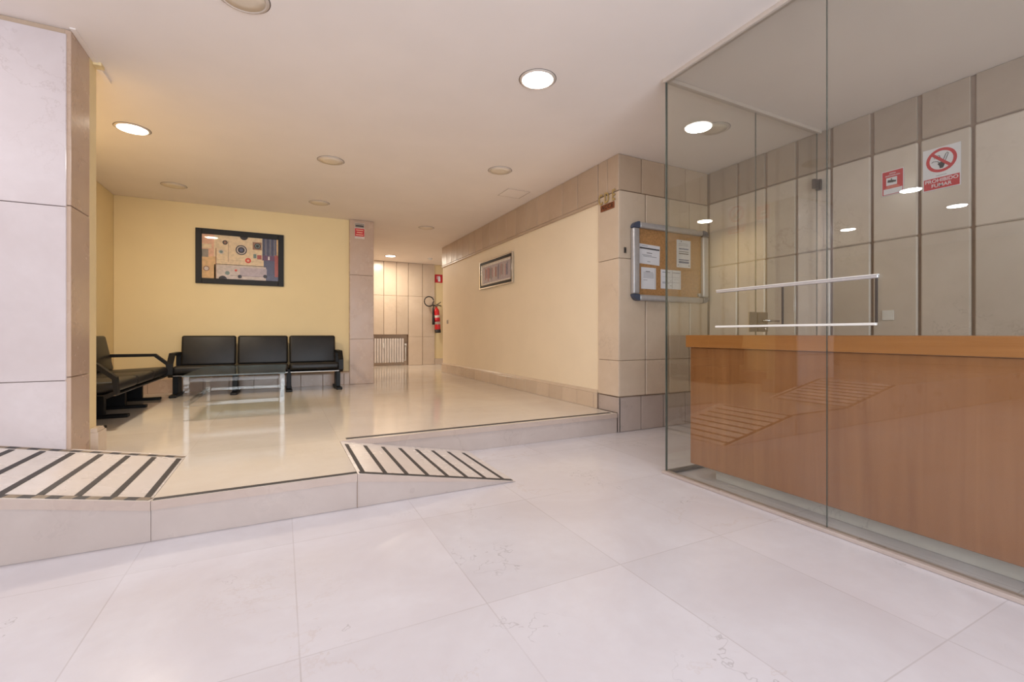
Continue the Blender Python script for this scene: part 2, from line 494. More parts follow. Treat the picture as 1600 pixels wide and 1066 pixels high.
# ---- lounge left wall, back wall and stone pier
mb = MB(); mb.box(-2.2, 4.057, .15, -1.97, 11.8, ZC - .002, M['yellow']); struct(mb, 'wall_left')
mb = MB(); mb.box(-1.968, 7.69, .15, .966, 7.9, ZC - .002, M['yellow']); struct(mb, 'wall_back')
mb = MB()
for (e, f) in cells([P, .918, 1.945, ZC - .002], .004): mb.box(.966, 7.62, e, 1.338, 7.66, f, M['pillar_side'], .003, 1)
mb.box(.967, 7.65, P, 1.334, 11.74, ZC - .002, M['panel'])
struct(mb, 'wall_pier')
def baseboard(name, fr, u0, u1, v0, v1, d, step, first, mat='panel', ledge=True):
    mb = MB(); e = [u0]; x = first
    while x < u1 - .02:
        if x > u0 + .02: e.append(x)
        x += step
    e.append(u1)
    mb.box(u0, v0, 0.001, u1, v1 - .004, d - .006, M['gap'])
    for a, c in cells(e, .006): mb.box(a, v0, d - .012, c, v1 - .012, d, M[mat], .002, 1)
    if ledge: mb.prism([(d - .004, v1 - .010), (d - .004, v1 + .004), (.002, v1 + .02), (.002, v1 - .010)], 'x', u0, u1, M[mat])
    o = mb.build(name, mtx=fr); return tag(o, kind='structure')
# prism 'x' uses (y,z) -> in wall coordinates y=v, z=n, so feed (v,n)
def baseboard(name, fr, u0, u1, v0, v1, d, step, first, mat='panel'):
    mb = MB(); e = [u0]; x = first
    while x < u1 - .02:
        if x > u0 + .02: e.append(x)
        x += step
    e.append(u1)
    mb.box(u0, v0, .001, u1, v1 - .006, d - .006, M['gap'])
    for a, c in cells(e, .006): mb.box(a, v0, d - .012, c, v1 - .012, d, M[mat], .002, 1)
    mb.prism([(v1 - .010, .001), (v1 - .010, d - .004), (v1 + .004, d - .008), (v1 + .022, .001)], 'x', u0, u1, M[mat])
    return tag(mb.build(name, mtx=fr), kind='structure')
FB = frame((0, 7.69, 0), (1, 0, 0), (0, 0, 1))
baseboard('baseboard_back', FB, -1.925, .964, P, .385, .068, .31, -1.6, 'pillar_side')  # browner stone than the other baseboards: shade put into the colour
FL = frame((-1.97, 0, 0), (0, 1, 0), (0, 0, 1))
baseboard('baseboard_left', FL, 4.105, 7.62, P, .385, .042, .31, 4.4, 'pillar_side')  # same browner stone, shade along the left wall painted in

# ---- far corridor wall: stone panels over a radiator niche, then a yellow strip
FF = frame((0, 11.75, 0), (1, 0, 0), (0, 0, 1))
mb = MB()
mb.box(1.336, P, -.02, 2.905, 2.829, .0, M['niche']); tag(mb.build('wall_niche', mtx=FF), kind='structure')
mb = MB()
mb.box(1.336, .985, .001, 2.905, 2.829, .12, M['gap'])
for a, c in cells([1.336, 1.66, 1.97, 2.285, 2.60, 2.905], .012):
    for e, f in cells([.985, 1.97, 2.829], .004): mb.box(a, e, .1, c, f, .14, M['panel'], .004, 1)
tag(mb.build('wall_far', mtx=FF), kind='structure')
mb = MB()
mb.box(2.905, P, -.02, 3.60, 2.829, .11, M['gap'])
for a, c in cells([2.905, 3.276, 3.605], .012):
    for e, f in cells([P, .93, 1.97, 2.829], .004): mb.box(a, e, .001, c, f, .135, M['panel'], .004, 1)
tag(mb.build('wall_far_stone', mtx=FF), kind='structure')
mb = MB(); mb.box(3.605, P, -.02, 6.2, 2.829, .10, M['yellow']); tag(mb.build('wall_far_yellow', mtx=FF), kind='structure')
mb = MB(); mb.box(3.606, P, .101, 6.2, .35, .125, M['panel'], .002, 1); tag(mb.build('baseboard_far', mtx=FF), kind='structure')
mb = MB(); mb.box(6.2, 9.2, P, 6.35, 11.9, ZC - .002, M['cream']); struct(mb, 'wall_corridor_end')

# ---- right wall of the lounge (faces -X): cream plaster, stone frieze, stone pier
FR = frame((3.04, 0, 0), (0, -1, 0), (0, 0, 1))      # u = -y
mb = MB()
mb.box(-9.29, P - .1, -1.2, -3.952, 2.43, -.02, M['cream'])
mb.box(-9.29, 2.42, -1.2, -3.952, ZC - .002, -.018, M['gap'])
yy = [9.29 - .31 * i for i in range(18)]; yy = [y for y in yy if y > 4.05] + [3.952]
for a, c in cells([-y for y in yy], .007): mb.box(a, 2.44, -.03, c, ZC - .002, 0, M['panel_dark'], .004, 1)
mb.box(-9.29, 2.405, -.03, -3.952, 2.436, .004, M['panel_dark'], .003, 1)
tag(mb.build('wall_right', mtx=FR), kind='structure')
baseboard('baseboard_right', frame((3.06, 0, 0), (0, -1, 0), (0, 0, 1)), -9.29, -3.954, P, .372, .03, .31, -9.29 + .31)

mb = MB()
mb.box(-3.93, .002, -.2, -3.64, ZC - .002, -.02, M['gap'])
for e, f in cells([.362, .728, 1.77, 2.455], .004): mb.box(-3.948, e, -.03, -3.612, f, 0, M['panel'], .004, 1)
for a, c in cells([-3.948, -3.79, -3.612], .006): mb.box(a, 2.46, -.03, c, ZC - .002, 0, M['panel_dark'], .004, 1)
mb.box(-3.948, P, -.03, -3.64, .352, -.008, M['riser'], .002, 1)
mb.box(-3.64, .002, -.03, -3.62, .352, -.008, M['riser'], .002, 1)
tag(mb.build('wall_right_pier', mtx=FR), kind='structure')

# ---- stone wall with the notice board (faces the camera)
FN = frame((0, 3.61, 0), (1, 0, 0), (0, 0, 1))
mb = MB()
mb.box(3.06, .002, -.2, 4.362, ZC - .002, -.022, M['gap'])
for a, c in cells([3.042, 3.40, 3.735, 4.045, 4.338], .012):
    for e, f in cells([.362, .728, 1.77, 2.46], .003): mb.box(a, e, -.03, c, f, 0, M['panel'], .006, 1)
for a, c in cells([3.042, 3.35, 3.68, 3.99, 4.338], .010): mb.box(a, 2.468, -.03, c, ZC - .002, -.006, M['panel_dark'], .005, 1)
for a, c in cells([3.05, 3.348, 3.665, 3.99, 4.338], .010): mb.box(a, .002, -.03, c, .352, -.010, M['riser'], .004, 1)
tag(mb.build('wall_notice', mtx=FN), kind='structure')

# ---- marble wall behind the reception booth (faces -X)
FM = frame((4.34, 0, 0), (0, -1, 0), (0, 0, 1))
mb = MB()
ys = [3.608, 3.24, 2.923, 2.617, 2.314, 2.003, 1.69, 1.388, 1.08, .77, .46, .15, -.16, -.47, -.78, -1.09, -1.4, -3.1]
mb.box(-3.72, .002, -.2, 3.1, ZC - .002, -.024, M['gap'])
for a, c in cells([-y for y in ys], .020):
    for e, f in cells([.362, .74, 1.755, 2.472], .003): mb.box(a, e, -.03, c, f, 0, M['booth'], .009, 1)
    mb.box(a + .004, 2.482, -.03, c - .004, ZC - .002, -.006, M['booth_frieze'], .006, 1)
    mb.box(a + .004, .002, -.03, c - .004, .352, -.01, M['riser'], .004, 1)
tag(mb.build('wall_booth', mtx=FM), kind='structure')

# ---- unseen surroundings that the glass reflects: left lobby, entrance behind the camera
mb = MB(); mb.box(-7.15, -3.2, 0, -7, 9, ZC - .002, M['panel']); struct(mb, 'wall_lobby_left')
mb = MB(); mb.box(-7, 6.9, U, -2.2, 7.05, ZC - .002, M['panel']); struct(mb, 'wall_lobby_back')
mb = MB()
mb.box(-7, -3.2, 0, -2.4, -3.05, ZC - .002, M['panel']); mb.box(2.5, -3.2, 0, 4.6, -3.05, ZC - .002, M['panel'])
mb.box(-2.4, -3.2, 2.5, 2.5, -3.05, ZC - .002, M['panel'])
struct(mb, 'wall_entrance')
mb = MB(); mb.box(4.545, -3.2, 0, 4.6, 3.6, ZC - .002, M['panel']); struct(mb, 'wall_booth_outer')

# ------------------------------------------------------------------ reception booth glazing
XG = 2.455
mb = MB(); mb.box(XG, -2.6, .022, XG + .008, 1.327, 2.80, M['glass']); g = mb.build('glass_pane')
tag(g, 'large clear glass sheet in front of the counter, right of the vertical joint', 'glass panel')
e = MB(); e.box(XG, 1.3275, .022, XG + .008, 1.3295, 2.80, M['glass_edge']); e.build('glass_edge', g)
mb = MB(); mb.box(XG, 1.331, .022, XG + .008, 2.399, 2.80, M['glass']); g = mb.build('glass_pane')
tag(g, 'clear glass sheet at the booth corner, holding the sliding hatch', 'glass panel')
e = MB(); e.box(XG - .001, 2.3995, .022, XG + .011, 2.4075, 2.80, M['glass_edge']); e.build('glass_edge', g)
mb = MB(); mb.box(XG + .012, 2.397, .022, 3.437, 2.405, 2.80, M['side_glass']); g = mb.build('glass_pane')
tag(g, 'side glass sheet of the booth between corner and glass door', 'glass panel')
e = MB(); e.box(3.4375, 2.397, .022, 3.4405, 2.405, 2.80, M['glass_edge']); e.build('glass_edge', g)

d = thing('glass_door', 'frameless glass door of the booth with steel lever handle', 'door', T((3.444, 2.401, .01)))
mb = MB(); mb.box(0, -.004, 0, .84, .004, 2.79, M['side_glass']); mb.build('door_leaf', d)
mb = MB(); mb.box(.8405, -.004, 0, .8435, .004, 2.79, M['glass_edge']); mb.build('glass_edge', d)
mb = MB(); mb.box(.005, -.016, 1.008, .13, .016, 1.168, M['steel'], .003, 2); lk = mb.build('lock_plate', d)
mb = MB(); mb.tube([(.075, -.012, 1.098), (.075, -.055, 1.098)], .011, M['chrome']); mb.tube([(.075, -.05, 1.098), (.12, -.056, 1.098), (.22, -.05, 1.095)], .009, M['chrome'])
mb.tube([(.075, .012, 1.098), (.075, .055, 1.098)], .011, M['chrome']); mb.tube([(.075, .05, 1.098), (.12, .056, 1.098), (.22, .05, 1.095)], .009, M['chrome'])
mb.build('lever_handle', lk)
mb = MB(); mb.lathe([(0, .0), (.014, .0), (.014, .008), (0, .008)], M['chrome'], 16, T((.095, -.017, 1.032)) @ Matrix.Rotation(PI / 2, 4, 'X')); mb.build('keyhole_cylinder', lk)
mb = MB(); mb.box(.79, -.015, 2.29, .858, .015, 2.375, M['dark_steel'], .003, 2); mb.box(.858, -.022, 2.285, .884, .022, 2.38, M['dark_steel'], .003, 2); mb.build('hinge', d)
mb = MB(); mb.box(.79, -.015, .25, .858, .015, .335, M['dark_steel'], .003, 2); mb.box(.858, -.022, .245, .884, .022, .34, M['dark_steel'], .003, 2); mb.build('hinge', d)
mb = MB(); mb.box(3.345, 2.383, 1.018, 3.435, 2.396, 1.178, M['steel'], .003, 2)
tag(mb.build('strike_plate'), 'square steel strike plate on the side glass left of the lever', 'lock plate')

r = thing('glazing_track', 'pinkish metal track on the floor carrying the booth glass', 'track', T((0, 0, 0)))
mb = MB(); mb.box(XG - .022, -2.6, .001, XG + .03, 2.425, .020, M['alu_pink'] if 'alu_pink' in M else M['riser'], .002, 1); mb.build('front_rail', r)
mb = MB(); mb.box(XG + .031, 2.378, .001, 3.44, 2.425, .020, M['dark_steel'], .002, 1); mb.build('side_rail', r)
r = thing('glazing_track', 'slim metal head track on the ceiling above the booth glass', 'track', T((0, 0, 0)))
mb = MB(); mb.box(XG - .016, -2.6, 2.802, XG + .024, 2.42, ZC - .001, M['ring'], .002, 1); mb.build('front_rail', r)
mb = MB(); mb.box(XG + .025, 2.381, 2.802, 4.33, 2.42, ZC - .001, M['ring'], .002, 1); mb.build('side_rail', r)

h = thing('sliding_hatch', 'small sliding glass hatch with pale metal rails in the booth front', 'hatch', T((XG - .001, 0, 0)))
mb = MB(); mb.box(-.018, 1.10, 1.258, -.001, 1.968, 1.272, M['alu'], .002, 1); mb.box(-.020, 1.10, 1.272, -.001, 1.968, 1.276, M['white']); mb.build('top_rail', h)
mb = MB(); mb.box(-.020, 1.108, 1.040, -.001, 1.975, 1.052, M['white'], .002, 1); mb.build('bottom_rail', h)
mb = MB(); mb.box(-.014, 1.112, 1.053, -.008, 1.543, 1.257, M['hatch_glass']); pn = mb.build('sliding_pane', h)
mb = MB(); mb.box(-.016, 1.5435, 1.053, -.006, 1.5505, 1.257, M['dark_steel']); mb.build('pane_edge', pn)
mb = MB(); mb.box(-.016, 1.1035, 1.053, -.006, 1.1115, 1.257, M['dark_steel']); mb.build('pane_edge', pn)
mb = MB(); mb.box(-.020, 1.47, 1.115, -.0145, 1.483, 1.205, M['hatch_glass'], .001, 1); mb.build('finger_pull', pn)

# ------------------------------------------------------------------ reception counter
c = thing('reception_counter', 'long honey wood reception counter behind the glass', 'counter', T((2.56, 2.28, 0)))
mb = MB(); mb.box(-.022, -3.9, .907, .58, .022, .992, M['woodtop'], .004, 2); mb.build('countertop', c)
mb = MB(); mb.box(0, -3.88, .095, .03, 0, .905, M['wood'], .003, 1); mb.build('front_panel', c)
mb = MB(); mb.box(.031, -.03, .095, .55, 0, .905, M['wood'], .003, 1); mb.build('side_panel', c)
mb = MB(); mb.box(.10, -3.86, .001, .135, -.13, .094, M['plinth'], .002, 1); mb.box(.136, -.165, .001, .50, -.13, .094, M['plinth']); mb.build('plinth', c)

# ------------------------------------------------------------------ signs on the booth wall
s = thing('no_smoking_sign', 'white sign with red no smoking circle and red band of writing', 'sign', frame((4.338, 1.555, 2.225), (0, -1, 0), (0, 0, 1)))
mb = MB(); W, Hh = .108, .155
mb.flat(-W, -Hh, W, Hh, .001, M['paper'], .003)
mb.flat(-W + .006, -Hh + .006, W - .006, -Hh + .088, .0042, M['red'])
mb.build('sign_plate', s)
mb = MB(); cy = .058
mb.disc(0, cy, .088, .0043, M['red'], .0006, 40, .068)
bar = Matrix.Translation((0, cy, 0)) @ Rz(-45)
mb.box(-.07, -.0095, .0062, .07, .0095, .0068, M['red'], mtx=bar)
mb.build('prohibition_ring', s)
mb = MB()
mb.tube([(-.040, .078, .0048), (-.030, .094, .0048), (-.012, .094, .0048), (-.006, .076, .0048)], .002, M['ink_dark'], 6)
mb.tube([(-.012, .040, .0048), (-.022, .052, .0048), (-.044, .058, .0048), (-.056, .050, .0048)], .002, M['ink_dark'], 6)
mb.tube([(.010, .052, .0048), (.026, .095, .0048), (.034, .104, .0048), (.040, .096, .0048), (.024, .05, .0048)], .002, M['ink_dark'], 6)
mb.prism([(-.022, .034), (.000, .046), (.024, .036), (.016, .012), (.010, -.002), (-.008, -.002), (-.012, .018)], 'z', .0044, .0052, M['ink_dark'])
mb.build('hand_with_cigarette', s)
text('PROHIBIDO', .036, M['paper'], s, 'lettering', 0, -.089, .0054, .0003, bold=.0004, sx=1.0)
text('FUMAR', .036, M['paper'], s, 'lettering', 0, -.124, .0054, .0003, bold=.0004, sx=1.0)
mb = MB(); mb.flat(-.03, -.054, .03, -.050, .0043, M['ink']); mb.build('small_print', s)

s = thing('camera_sign', 'small red video surveillance sign with camera picture', 'sign', frame((4.338, 1.855, 2.207), (0, -1, 0), (0, 0, 1)))
mb = MB(); mb.flat(-.073, -.098, .073, .098, .001, M['paper'], .002)
mb.flat(-.068, -.093, .068, .093, .0032, M['red'], .0004)
mb.flat(-.060, -.089, .064, -.046, .0038, M['paper'], .0004)
mb.flat(-.042, -.020, .030, .042, .0038, M['paper'], .0004)
for v, a in ((-.028, .040), (-.037, .048)): mb.flat(-a, v - .002, a, v + .0012, .0038, M['a_pink'], .0003)
mb.build('sign_plate', s)
mb = MB(); mb.box(-.034, .000, .0044, .006, .020, .0052, M['black'], mtx=Rz(-8)); mb.box(.006, .003, .0044, .022, .017, .0052, M['black'], mtx=Rz(-8)); mb.box(-.010, .020, .0044, -.004, .034, .0052, M['black'])
mb.build('camera_symbol', s)
text('ZONA', .015, M['paper'], s, 'lettering', 0, .074, .0040, .0003, bold=.0003)
text('VIDEOVIGILADA', .0135, M['paper'], s, 'lettering', 0, .056, .0040, .0003, bold=.0003)

mb = MB(); mb.box(-.04, -.04, .001, .04, .04, .010, M['white'], .003, 2); mb.box(-.026, -.026, .010, .026, .026, .013, M['white'], .003, 2)
o = mb.build('wall_socket', mtx=frame((4.339, 1.885, 1.15), (0, -1, 0), (0, 0, 1))); tag(o, 'pale square socket on the marble wall just above the counter', 'socket')

# ------------------------------------------------------------------ notice board
nb = thing('notice_board', 'wall notice board with aluminium frame, slate corners and cork back', 'notice board', frame((3.735, 3.606, 1.748), (1, 0, 0), (0, 0, 1)))
W, Hh, D = .548, .405, .055
mb = MB(); mb.box(-W + .05, -Hh + .04, .002, W - .05, Hh - .04, .012, M['cork']); mb.build('cork_panel', nb)
for sx in (-1, 1):
    mb = MB(); a, c_ = sorted((sx * W, sx * (W - .085))); mb.box(a, -Hh + .065, .001, c_, Hh - .065, D, M['alu'], .018, 3); mb.build('side_rail', nb)
    for sy in (-1, 1):
        pts = []
        for k in range(9):
            an = PI / 2 * k / 8; pts.append((sx * (W - .085 + .085 * math.sin(an) + .001), sy * (Hh - .065 + .067 * math.cos(an))))
        pts += [(sx * (W - .085), sy * (Hh - .065))]
        pts = [(sx * (W - .085), sy * (Hh + .002))] + pts[1:]
        mb = MB(); mb.prism(pts, 'z', .0005, D + .002, M['cap'], .003); mb.build('corner_cap', nb)
for sy in (-1, 1):
    mb = MB(); a, c_ = sorted((sy * Hh, sy * (Hh - .062))); mb.box(-W + .087, a, .001, W - .087, c_, D, M['alu'], .018, 3); mb.build('rail', nb)
mb = MB(); mb.lathe([(0, .012), (.022, .012), (.022, .035), (.015, .04), (0, .04)], M['alu'], 20, T((W - .115, -Hh + .09, 0))); mb.build('lock', nb)

def notice(label, cu, cv, w, h, rot, bars, extra=None, name='notice_sheet'):
    fr = frame((3.735, 3.5925, 1.748), (1, 0, 0), (0, 0, 1)) @ T((cu, cv, 0)) @ Rz(rot)
    mb = MB(); mb.box(-w / 2, -h / 2, .0005, w / 2, h / 2, .0018, M['paper'])
    for (u0, v0, u1, v1, mt) in bars:
        mb.flat(-w / 2 + u0 * w, -h / 2 + v0 * h, -w / 2 + u1 * w, -h / 2 + v1 * h, .0019, M[mt], .0004)
    if extra: extra(mb, w, h)
    return tag(mb.build(name, mtx=fr), label, 'notice', 'papers pinned on the notice board')
c0x, c0z = 3.735, 1.748
notice('white sheet with thick black line pinned at upper left of the notice board', 3.435 - c0x, 1.83 - c0z, .285, .205, -2,
       [(.02, .76, .98, .83, 'ink_dark'), (.36, .56, .62, .59, 'ink_dark'), (.15, .44, .6, .47, 'ink'), (.2, .38, .85, .41, 'ink'), (.4, .12, .55, .15, 'ink'), (.12, .90, .4, .93, 'ink')])
notice('white typed letter pinned at lower left of the notice board', 3.422 - c0x, 1.582 - c0z, .205, .225, 0,
       [(.3, .80, .6, .825, 'ink_dark'), (.15, .76, .8, .78, 'ink')] + [(.15, .70 - .06 * k, .85, .72 - .06 * k, 'ink') for k in range(4)] + [(.15, .40, .42, .42, 'ink'), (.93, 0, .945, 1, 'ink')])
notice('pale sheet with a two column table pinned at bottom centre of board', 3.740 - c0x, 1.586 - c0z, .295, .205, 0,
       [(.08, .84, .46, .88, 'ink'), (.58, .84, .95, .88, 'ink'), (.555, .02, .565, .98, 'ink_dark'), (.08, .62, .92, .63, 'ink'), (.08, .34, .92, .36, 'ink'), (.45, .42, .52, .44, 'ink_dark'), (.08, .28, .42, .31, 'ink'), (.45, .16, .54, .18, 'ink_dark'), (.62, .5, .9, .51, 'ink')])
notice('tall notice with blue bars pinned at upper right of board', 3.93 - c0x, 1.876 - c0z, .212, .30, 0,
       [(.3, .93, .36, .97, 'ink_dark'), (.15, .86, .8, .875, 'ink'), (.15, .80, .85, .815, 'ink'), (.15, .66, .85, .70, 'ink_blue'), (.15, .57, .85, .59, 'ink_dark'), (.15, .49, .85, .52, 'ink_dark'), (.15, .26, .88, .30, 'ink_blue'), (.15, .16, .88, .23, 'ink_blue'), (.1, .07, .14, .1, 'ink_dark'), (.86, .06, .91, .1, 'ink_dark')])

mb = MB(); mb.box(-.013, -.028, .001, .013, .028, .012, M['dark_steel'], .002, 1); mb.box(-.005, -.012, .012, .005, .012, .014, M['black'])
tag(mb.build('key_switch', mtx=frame((3.117, 3.609, 1.854), (1, 0, 0), (0, 0, 1))), 'tiny dark metal switch on the stone left of notice board', 'switch')

# ------------------------------------------------------------------ C D E letters and plaque on the pier
FP = lambda y, z: frame((3.0385, y, z), (0, -1, 0), (0, 0, 1))
for ch, y in (('C', 3.885), ('D', 3.785), ('E', 3.675)):
    o = text(ch, .158, M['gold'], None, 'brass_letter', 0, 0, .012, .005, mtx=FP(y, 2.418), sx=.62, bold=.0015)
    tag(o, 'brass letter %s fixed high on the stone pier' % ch, 'letter', 'brass letters on the pier')
p = thing('name_plaque', 'small copper plaque with dark letters under the brass letters', 'plaque', FP(3.782, 2.328))
mb = MB(); mb.box(-.112, -.034, .001, .112, .034, .007, M['plaque'], .002, 1); mb.build('plate', p)
text('ACCE', .062, M['black'], p, 'lettering', 0, 0, .0078, .0004, sx=1.2)

# ------------------------------------------------------------------ pictures
# big abstract picture on the back wall
pc = thing('framed_picture', 'abstract print with circles and stripes in wide black frame', 'picture', frame((-.523, 7.688, 2.102), (1, 0, 0), (0, 0, 1)))
W, Hh = .552, .388; w, h = .478, .312
mb = MB(); mb.box(-W, -Hh, .001, -w, Hh, .03, M['frame_black'], .004, 2); mb.box(w, -Hh, .001, W, Hh, .03, M['frame_black'], .004, 2)
mb.box(-w, h, .001, w, Hh, .03, M['frame_black'], .004, 2); mb.box(-w, -Hh, .001, w, -h, .03, M['frame_black'], .004, 2); mb.build('frame', pc)
mb = MB()
def uv(a, b_): return -w + a * 2 * w, h - b_ * 2 * h    # fractions from top left
def R_(a, b_, c_, d_, mt, n=.0084):
    u0, v1 = uv(a, b_); u1, v0 = uv(c_, d_); mb.flat(u0, v0, u1, v1, n, M[mt])
def C_(a, b_, r, mt, n=.0090, rin=0): u, v = uv(a, b_); mb.disc(u, v, r, n, M[mt], .0005, 24, rin)
mb.flat(-w, -h, w, h, .002, M['a_cream'], .006)
R_(0, 0, .15, .5, 'a_pink'); R_(0, .5, .18, 1, 'a_orange'); R_(0, .34, .08, .52, 'a_grey', .0088); R_(.0, .22, .12, .32, 'a_cream', .0088)
R_(.15, .68, .83, 1, 'a_pale'); R_(.48, .72, .84, .92, 'a_lilac', .0088); R_(.17, .66, .84, .672, 'a_dark', .0089); R_(.17, .3, .18, 1, 'a_brown', .0089)
R_(.33, .12, .335, .6, 'a_brown', .0089); R_(.2, .56, .8, .563, 'a_brown', .0089); R_(.36, .91, .82, .915, 'a_dark', .0092)
R_(.78, 0, 1, .42, 'a_slate'); R_(.8, .42, 1, 1, 'a_slate', .0083); R_(.78, .40, 1, .52, 'a_purple', .0089); R_(.95, .38, 1, .9, 'a_rust', .0091); R_(.975, 0, 1, .4, 'a_orange', .0091)
for k in range(6): R_(.795 + .03 * k, 0, .802 + .03 * k, .4, 'a_grey' if k % 2 else 'a_dark', .0092)
R_(.66, .38, .70, .48, 'a_teal', .0089); R_(.71, .40, .77, .5, 'a_rust', .0089); R_(.86, .42, .88, .5, 'a_white', .0094)
R_(.65, .1, .77, .28, 'a_brown', .0086)
C_(.29, .16, .032, 'a_dark'); C_(.29, .16, .018, 'a_brown', .0096); C_(.24, .38, .034, 'a_pale'); C_(.24, .38, .020, 'a_teal', .0096)
C_(.5, .31, .072, 'a_dark'); C_(.5, .31, .058, 'a_pale', .0096); C_(.5, .31, .044, 'a_dark', .0102); C_(.5, .31, .024, 'a_slate', .0108)
C_(.715, .19, .042, 'a_dark'); C_(.715, .19, .032, 'a_teal', .0096); C_(.715, .19, .02, 'a_dark', .0102)
C_(.59, .545, .046, 'a_cream'); C_(.59, .545, .038, 'a_red', .0096); C_(.59, .545, .017, 'a_pink', .0102)
C_(.055, .78, .038, 'a_brown'); C_(.055, .78, .026, 'a_pale', .0096)
C_(.32, .86, .028, 'a_teal'); C_(.43, .79, .016, 'a_red'); C_(.48, .93, .026, 'a_dark'); C_(.82, .9, .026, 'a_dark')
# two half circles cut by the frame edge
for (a, top) in ((.535, True), (.26, False)):
    u, v = uv(a, 0 if top else 1); s_ = -1 if top else 1
    mb.prism([(u + .05 * math.cos(PI * k / 12), v + s_ * .045 * math.sin(PI * k / 12)) for k in range(13)], 'z', .009, .0095, M['a_dark'])
mb.build('artwork', pc)
mb = MB(); mb.flat(-w, -h, w, h, .0135, M['sky_glass'], .001); mb.build('picture_glass', pc)

# small picture on the right wall
pc = thing('framed_picture', 'small faded print in silver and black frame on the cream wall', 'picture', frame((3.0585, 6.593, 1.99), (0, -1, 0), (0, 0, 1)))
W, Hh = .62, .231
mb = MB()
for (a, b_, m_, n_) in ((0, .02, 'chrome', .03), (.02, .058, 'frame_black', .024), (.058, .068, 'chrome', .02)):
    for x0, y0, x1, y1 in ((-W + a, -Hh + a, -W + b_, Hh - a), (W - b_, -Hh + a, W - a, Hh - a), (-W + b_, Hh - b_, W - b_, Hh - a), (-W + b_, -Hh + a, W - b_, -Hh + b_)):
        mb.box(x0, y0, .001, x1, y1, n_, M[m_], .003, 1)
mb.build('frame', pc)
mb = MB(); w, h = W - .068, Hh - .068
mb.flat(-w, -h, w, h, .003, M['a_white'], .003)
mb.flat(-w + .05, -h + .02, w - .03, h - .03, .0062, M['a_lilac'])
rr = random.Random(3)
for k in range(26):
    u = -w + .10 + k * .036; a = rr.uniform(.3, 1); lo = rr.uniform(0, .5)
    mb.flat(u, -h + .04 + lo * .12, u + rr.uniform(.01, .03), h - .052 - rr.uniform(0, .03), .0068, M[rr.choice(['a_mauve', 'a_lilac', 'a_grey', 'a_slate', 'a_rust', 'a_pale'])])
mb.build('artwork', pc)
mb = MB(); mb.flat(-w, -h, w, h, .012, M['sky_glass'], .001); mb.build('picture_glass', pc)

# light switch far along the right wall
mb = MB(); mb.box(-.042, -.042, .001, .042, .042, .010, M['ring'], .003, 2); mb.box(-.02, -.03, .010, .02, .03, .014, M['steel'], .002, 1)
tag(mb.build('light_switch', mtx=frame((3.0585, 8.975, 1.251), (0, -1, 0), (0, 0, 1))), 'small light switch at the far end of the cream wall', 'switch')

# sticker on the stone pier at the back
s = thing('alarm_sticker', 'small grey and red sticker at the top of the back stone pier', 'sticker', frame((1.118, 7.618, 2.655), (1, 0, 0), (0, 0, 1)))
mb = MB(); mb.flat(-.075, -.125, .075, .125, .001, M['a_pale'], .001); mb.flat(-.072, .05, .072, .12, .0022, M['a_grey'], .0005); mb.flat(-.06, .068, .06, .088, .003, M['a_dark'], .0004)
mb.flat(-.072, -.088, .072, .038, .0022, M['red'], .0005)
for v, a in ((.012, .055), (-.025, .045), (-.062, .055)): mb.flat(-a, v - .008, a, v + .006, .003, M['a_pink'], .0004)
mb.build('sticker_face', s)

# fire extinguisher sign and extinguisher at the end of the corridor
FY = 11.65
s = thing('fire_extinguisher_sign', 'red square sign with white extinguisher symbol high on the wall', 'sign', frame((3.722, FY - .001, 2.47), (1, 0, 0), (0, 0, 1)))
mb = MB(); mb.flat(-.105, -.108, .105, .108, .001, M['red'], .004); mb.build('sign_plate', s)
mb = MB(); mb.flat(-.02, -.08, .045, .045, .0055, M['paper']); mb.flat(-.005, .045, .03, .07, .0055, M['paper']); mb.flat(-.05, .05, .01, .06, .0055, M['paper']); mb.flat(-.05, -.02, -.038, .05, .0055, M['paper'])
mb.build('extinguisher_symbol', s)

ex = thing('fire_extinguisher', 'red fire extinguisher with looped black hose hanging in the corridor', 'fire extinguisher',
           T((3.66, 11.515, 1.03)) @ Matrix.Rotation(math.radians(-4), 4, 'Y'))
mb = MB(); mb.lathe([(0, .09), (.073, .09), (.075, .10), (.075, .55), (.068, .60), (.045, .635), (.026, .65), (.026, .68), (0, .68)], M['red_paint'], 28); mb.build('cylinder', ex)
mb = MB(); mb.lathe([(0, 0), (.076, 0), (.078, .01), (.078, .088), (0, .088)], M['rubber'], 28); mb.build('base_ring', ex)
mb = MB(); mb.lathe([(.0755, .22), (.0762, .22), (.0762, .46), (.0755, .46), (.0755, .22)], M['a_pale'], 28)
mb.lathe([(.0763, .29), (.0768, .29), (.0768, .40), (.0763, .40), (.0763, .29)], M['red'], 28); mb.build('body_label', ex)
mb = MB(); mb.lathe([(0, .68), (.03, .68), (.03, .73), (.018, .75), (0, .75)], M['steel'], 16); mb.tube([(0, 0, .735), (.05, -.02, .755), (.12, -.05, .80)], .010, M['rubber'], 8); mb.tube([(0, 0, .72), (.06, -.02, .72), (.13, -.04, .70)], .010, M['rubber'], 8)
mb.build('valve_handle', ex)
pts = [(-.02, -.02, .71)]
for k in range(21):
    an = math.radians(-50 - 15.5 * k); pts.append((-.19 + .125 * math.cos(an), -.03, .83 + .125 * math.sin(an)))
pts += [(-.095, -.04, .78), (-.09, -.04, .72), (-.085, -.04, .66)]
mb = MB(); mb.tube(pts, .014, M['rubber'], 8); mb.build('hose', ex)
mb = MB(); mb.lathe([(0, 0), (.034, 0), (.032, .10), (.024, .36), (.018, .44), (0, .44)], M['rubber'], 16, T((-.113, -.02, .22)) @ Matrix.Rotation(math.radians(3), 4, 'Y')); mb.build('discharge_horn', ex)
